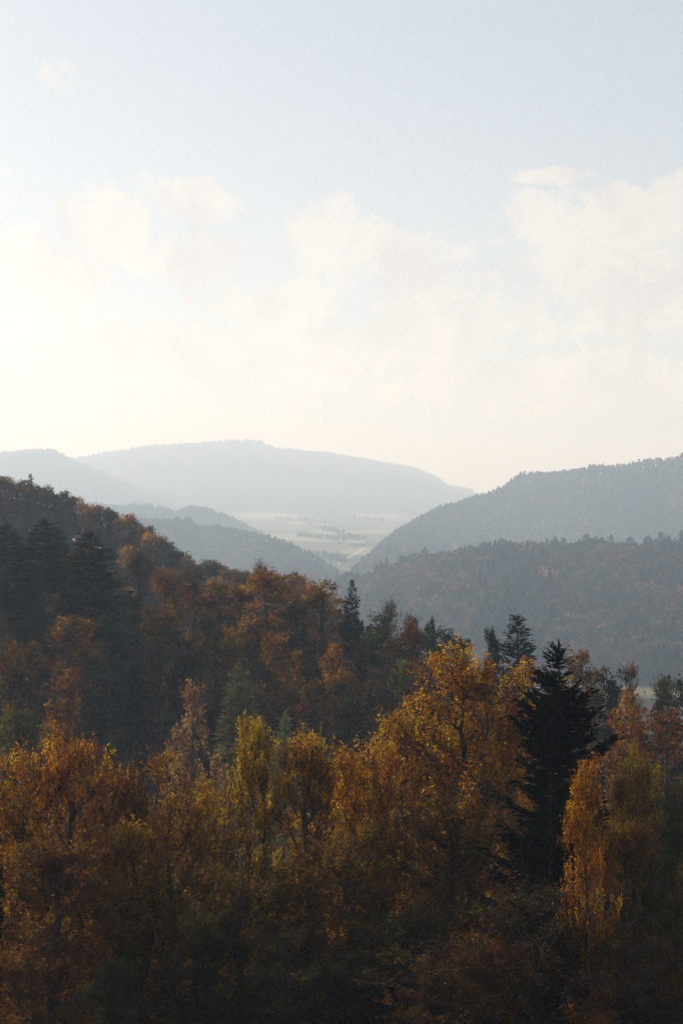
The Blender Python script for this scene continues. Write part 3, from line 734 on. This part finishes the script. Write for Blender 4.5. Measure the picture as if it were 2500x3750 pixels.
def mass(name, label, x, y, z, H, W, con, colr, nl, size, seed, g):
    n = len(x); Vs, T, K = [], [], []; var = 5
    for cflag in (False, True):
        for v in range(var):
            Vt, tone = crown_t(seed*31+v+cflag*100, nl, size, cflag)
            m = np.where((con == cflag) & (np.arange(n) % var == v))[0]
            if not len(m): continue
            th = g.random(len(m))*6.283; cs_, sn = np.cos(th), np.sin(th)
            X = Vt[None, ..., 0]*cs_[:, None, None]-Vt[None, ..., 1]*sn[:, None, None]; Y = Vt[None, ..., 0]*sn[:, None, None]+Vt[None, ..., 1]*cs_[:, None, None]
            P = np.stack([x[m, None, None]+X*W[m, None, None], y[m, None, None]+Y*W[m, None, None], z[m, None, None]+Vt[None, ..., 2]*H[m, None, None]], -1)
            Vs.append(P.reshape(-1, 3)); T.append(np.tile(tone, len(m))); K.append(np.repeat(np.concatenate([colr[m], np.ones((len(m), 1))], 1), nl, 0))
    V = np.concatenate(Vs); f = np.arange(len(V)).reshape(-1, 4)
    me = mesh_np(name, V, f, MMASS, {'tone': ('FLOAT', 'FACE', np.concatenate(T)), 'tint': ('FLOAT_COLOR', 'FACE', np.concatenate(K))})
    return tag(obj(name, me), label, kind='stuff')
def tints(palette, n, con, g):
    pal = np.array([p[0] for p in palette]); pw = np.array([p[1] for p in palette], float); pw /= pw.sum()
    colr = pal[g.choice(len(pal), n, p=pw)]*g.uniform(.8, 1.2, (n, 1)); colr[con] = np.array(COL['dark green'])*g.uniform(.8, 1.3, (con.sum(), 1))
    return colr
def stands(colr, x, y, L):        # neighbouring trees share their kind: paler and darker stands
    return colr*np.clip(1+0.55*wob(x, y, L), 0.45, 1.8)[:, None]
def woods(name, label, ridge, p0, p1, rin, rout, spacing, nl, size, hr, palette, conif, seed, jag=5):
    g = np.random.default_rng(seed); d = RIDGES[ridge]
    D0 = np.mean([q[1] for q in d['D']])
    nwide = int((p1-p0)/F*D0/spacing); ndeep = int((rin+rout)/spacing)
    PX, DD = np.meshgrid(np.linspace(p0, p1, nwide), np.linspace(-rin, rout, ndeep)); n = PX.size
    PX = PX.ravel()+g.normal(0, 0.33*spacing/D0*F, n); DD = DD.ravel()+g.normal(0, spacing*0.33, n)
    r = lut(d['D'], PX)+DD; a = np.arctan((PX-1250)/F); x, y = r*np.sin(a), r*np.cos(a)
    z, fo = land(x, y); ok = (fo > 0.5) & (z > lut(FLOOR, r)+(0.2 if ridge == 'right_near' else 1.0))
    x, y, z, PX = x[ok], y[ok], z[ok], PX[ok]; n = len(x)
    H = g.uniform(hr[0], hr[1], n)*(1+0.12*np.sin(x*0.05+seed)*np.sin(y*0.04)); con = g.random(n)+0.25*np.sin(PX*0.011+seed)+0.2*np.sin(x*0.031) < conif
    H = np.where(con, H*1.15, H)
    sky_ = np.array(d['sky'], float); lim = y*(1875-np.interp(PX, sky_[:, 0], sky_[:, 1])+g.uniform(-jag, jag, n))/F-z
    H = np.minimum(H, np.maximum(lim, hr[0]*0.6))
    W = H*np.where(con, 0.78, g.uniform(0.8, 1.25, n))
    return mass(name, label, x, y, z, H, W, con, stands(tints(palette, n, con, g), x, y, D0*0.05), nl, size, seed, g)
PAL = [(COL['olive'], 3), (COL['greenish'], 2.5), (COL['dull green'], 3), (COL['rust'], 1.0), (COL['amber'], 0.8), (COL['pinkish brown'], .5), (COL['brown'], 2.5)]
woods('forest', 'hazy mixed woods on the near right ridge', 'right_near', 1130, 2680, 615, 30, 9.6, 64, 0.22, (13, 20), PAL, 0.12, 3, 9)
woods('forest', 'pale blue woods on the far right ridge', 'right_far', 1220, 2700, 820, 50, 13.0, 30, 0.33, (13, 19), PAL, 0.15, 4)
woods('forest', 'hazy woods on the low ridge reaching into the valley from the left', 'low_near', 330, 1340, 560, 30, 10.5, 44, 0.27, (13, 19), PAL, 0.18, 5)
woods('forest', 'pale woods on the low ridge behind the nearer valley ridge', 'low_left', 330, 1050, 420, 40, 12.0, 36, 0.30, (14, 20), PAL, 0.15, 6)
woods('forest', 'faint woods covering the far left hill', 'far_left', -120, 900, 1260, 50, 19.0, 14, 0.50, (13, 20), PAL, 0.35, 7)
woods('forest', 'faint woods covering the farthest rounded hill', 'far', -100, 1720, 2100, 60, 26.0, 12, 0.55, (13, 22), PAL, 0.55, 8)
# undergrowth that closes the gaps of the shoulder's flank
woods('forest', 'dark massed woods in the shade of the wooded shoulder', 'rim', -300, 1350, 140, 47, 4.4, 70, 0.2, (5.5, 8), PAL, 0.2, 9)

# ---------------------------------------------------------------- valley floor: barn, house, track, hedgerow copses
def ground_at(px, py, r0=2300.0, r1=13000.0):
    """where the line of sight through (px, py) meets the land"""
    a = math.atan((px-1250)/F); rr_ = np.linspace(r0, r1, 4000); yy = rr_*math.cos(a)
    zz = land(rr_*math.sin(a), yy)[0]; hit = np.where(zz >= yy*(1875-py)/F)[0]
    i = hit[0] if len(hit) else len(rr_)-1
    return np.array([rr_[i]*math.sin(a), yy[i], zz[i]])
def box_np(x0, x1, y0, y1, z0, z1):
    V = np.array([[x, y, z] for z in (z0, z1) for y in (y0, y1) for x in (x0, x1)], float)
    return V, np.array([[0, 2, 3, 1], [4, 5, 7, 6], [0, 1, 5, 4], [2, 6, 7, 3], [0, 4, 6, 2], [1, 3, 7, 5]])
MROOF = plain_mat('pale_roof', (0.75, 0.72, 0.66), 0.6); MWALL = plain_mat('timber_wall', (0.22, 0.17, 0.12)); MWHITE = plain_mat('white_render', (0.78, 0.76, 0.72)); MTILE = plain_mat('brown_tiles', (0.18, 0.09, 0.06))
MDARK = plain_mat('dark_opening', (0.03, 0.028, 0.025))
def barn(name, p, L, Wd, eave, ridge, rz, wall, roof, label, cat):
    e = bpy.data.objects.new(name, None); C.objects.link(e); e.location = p; e.rotation_euler = (0, 0, rz)
    V, f = box_np(-L/2, L/2, -Wd/2, Wd/2, -1.5, eave)
    gv = np.array([[-L/2, -Wd/2, eave], [-L/2, Wd/2, eave], [-L/2, 0, ridge-.2], [L/2, -Wd/2, eave], [L/2, Wd/2, eave], [L/2, 0, ridge-.2]])
    Vw = np.concatenate([V, gv]); obj('wall', mesh_np('wall', Vw, [f, np.array([[8, 9, 10], [11, 13, 12]])], wall), e)
    o = 0.9; t = 0.25; sl = (ridge-eave)/(Wd/2)
    R_ = []
    for s in (-1, 1):
        ye = s*(Wd/2+o); ze = eave-o*sl
        q = np.array([[-L/2-o, ye, ze], [L/2+o, ye, ze], [L/2+o, 0, ridge], [-L/2-o, 0, ridge]]); R_.append(np.concatenate([q, q+np.array([0, 0, t])]))
    qf = np.array([[0, 1, 2, 3], [4, 5, 6, 7], [0, 1, 5, 4], [2, 3, 7, 6], [0, 3, 7, 4], [1, 2, 6, 5]])
    Vr, fr = lerp_stack(R_, [qf, qf]); obj('roof', mesh_np('roof', Vr, fr, roof), e)
    V, f = box_np(-L*0.12, L*0.12, -Wd/2-0.08, -Wd/2-0.003, 0, eave*0.75); obj('door', mesh_np('door', V, f, MDARK), e)
    return tag(e, label, cat)
p = ground_at(1302, 1998); D_ = np.linalg.norm(p)
barn('barn', p, 66/F*D_, 22.0, 4.5, 10.5, 0.12, MWALL, MROOF, 'long pale roofed barn on the valley floor beside the far right ridge', 'barn')
p = ground_at(1133, 1925); barn('farmhouse', p, 14.0, 10.0, 5.5, 9.5, 0.5, MWHITE, MTILE, 'tiny white farmhouse in the pale fields below the farthest hill', 'house')
# farm track
pts = [ground_at(1238, 2066), ground_at(1262, 2050), ground_at(1282, 2038), ground_at(1306, 2026), ground_at(1330, 2010)]
pts = np.array(pts); seg = []
for i in range(len(pts)-1):
    for u in np.linspace(0, 1, 12, endpoint=False): seg.append(pts[i]*(1-u)+pts[i+1]*u)
seg = np.array(seg+[pts[-1]]); tn = norm(np.gradient(seg, axis=0)); sdv_ = norm(np.stack([tn[:, 1], -tn[:, 0], 0*tn[:, 0]], -1))*2.6
Lf, Rt = seg+sdv_, seg-sdv_
for q in (Lf, Rt): q[:, 2] = land(q[:, 0], q[:, 1])[0]+0.35
Vp = np.stack([Lf, Rt], 1).reshape(-1, 3); k_ = np.arange(len(seg)-1)*2
tag(obj('track', mesh_np('track', Vp, np.stack([k_, k_+1, k_+3, k_+2], -1), plain_mat('gravel', (0.5, 0.45, 0.36)))), kind='structure')
# copses and hedges between the fields
g_ = np.random.default_rng(77); hp = []
for (x0, y0, x1, y1, n, sp_) in [(1090, 1968, 1260, 1985, 60, 5), (1180, 1943, 1255, 1962, 40, 5), (1255, 1972, 1330, 1984, 30, 3), (1010, 1905, 1230, 1922, 50, 3), (1160, 2035, 1260, 2070, 30, 8), (1140, 1890, 1400, 1915, 70, 6), (1640, 1790, 1760, 1797, 14, 1.5)]:
    for i in range(n):
        u = g_.random(); q = ground_at(x0+(x1-x0)*u+g_.normal(0, sp_), y0+(y1-y0)*u+g_.normal(0, sp_)*0.5)
        hp.append(q)
hp = np.array(hp); n = len(hp); con = g_.random(n) < 0.25; H = g_.uniform(9, 17, n)
mass('hedgerow_trees', 'hazy hedgerow trees and copses between the valley fields', hp[:, 0], hp[:, 1], hp[:, 2], H, H*g_.uniform(.7, 1.1, n), con, tints(PAL, n, con, g_), 40, 0.3, 21, g_)
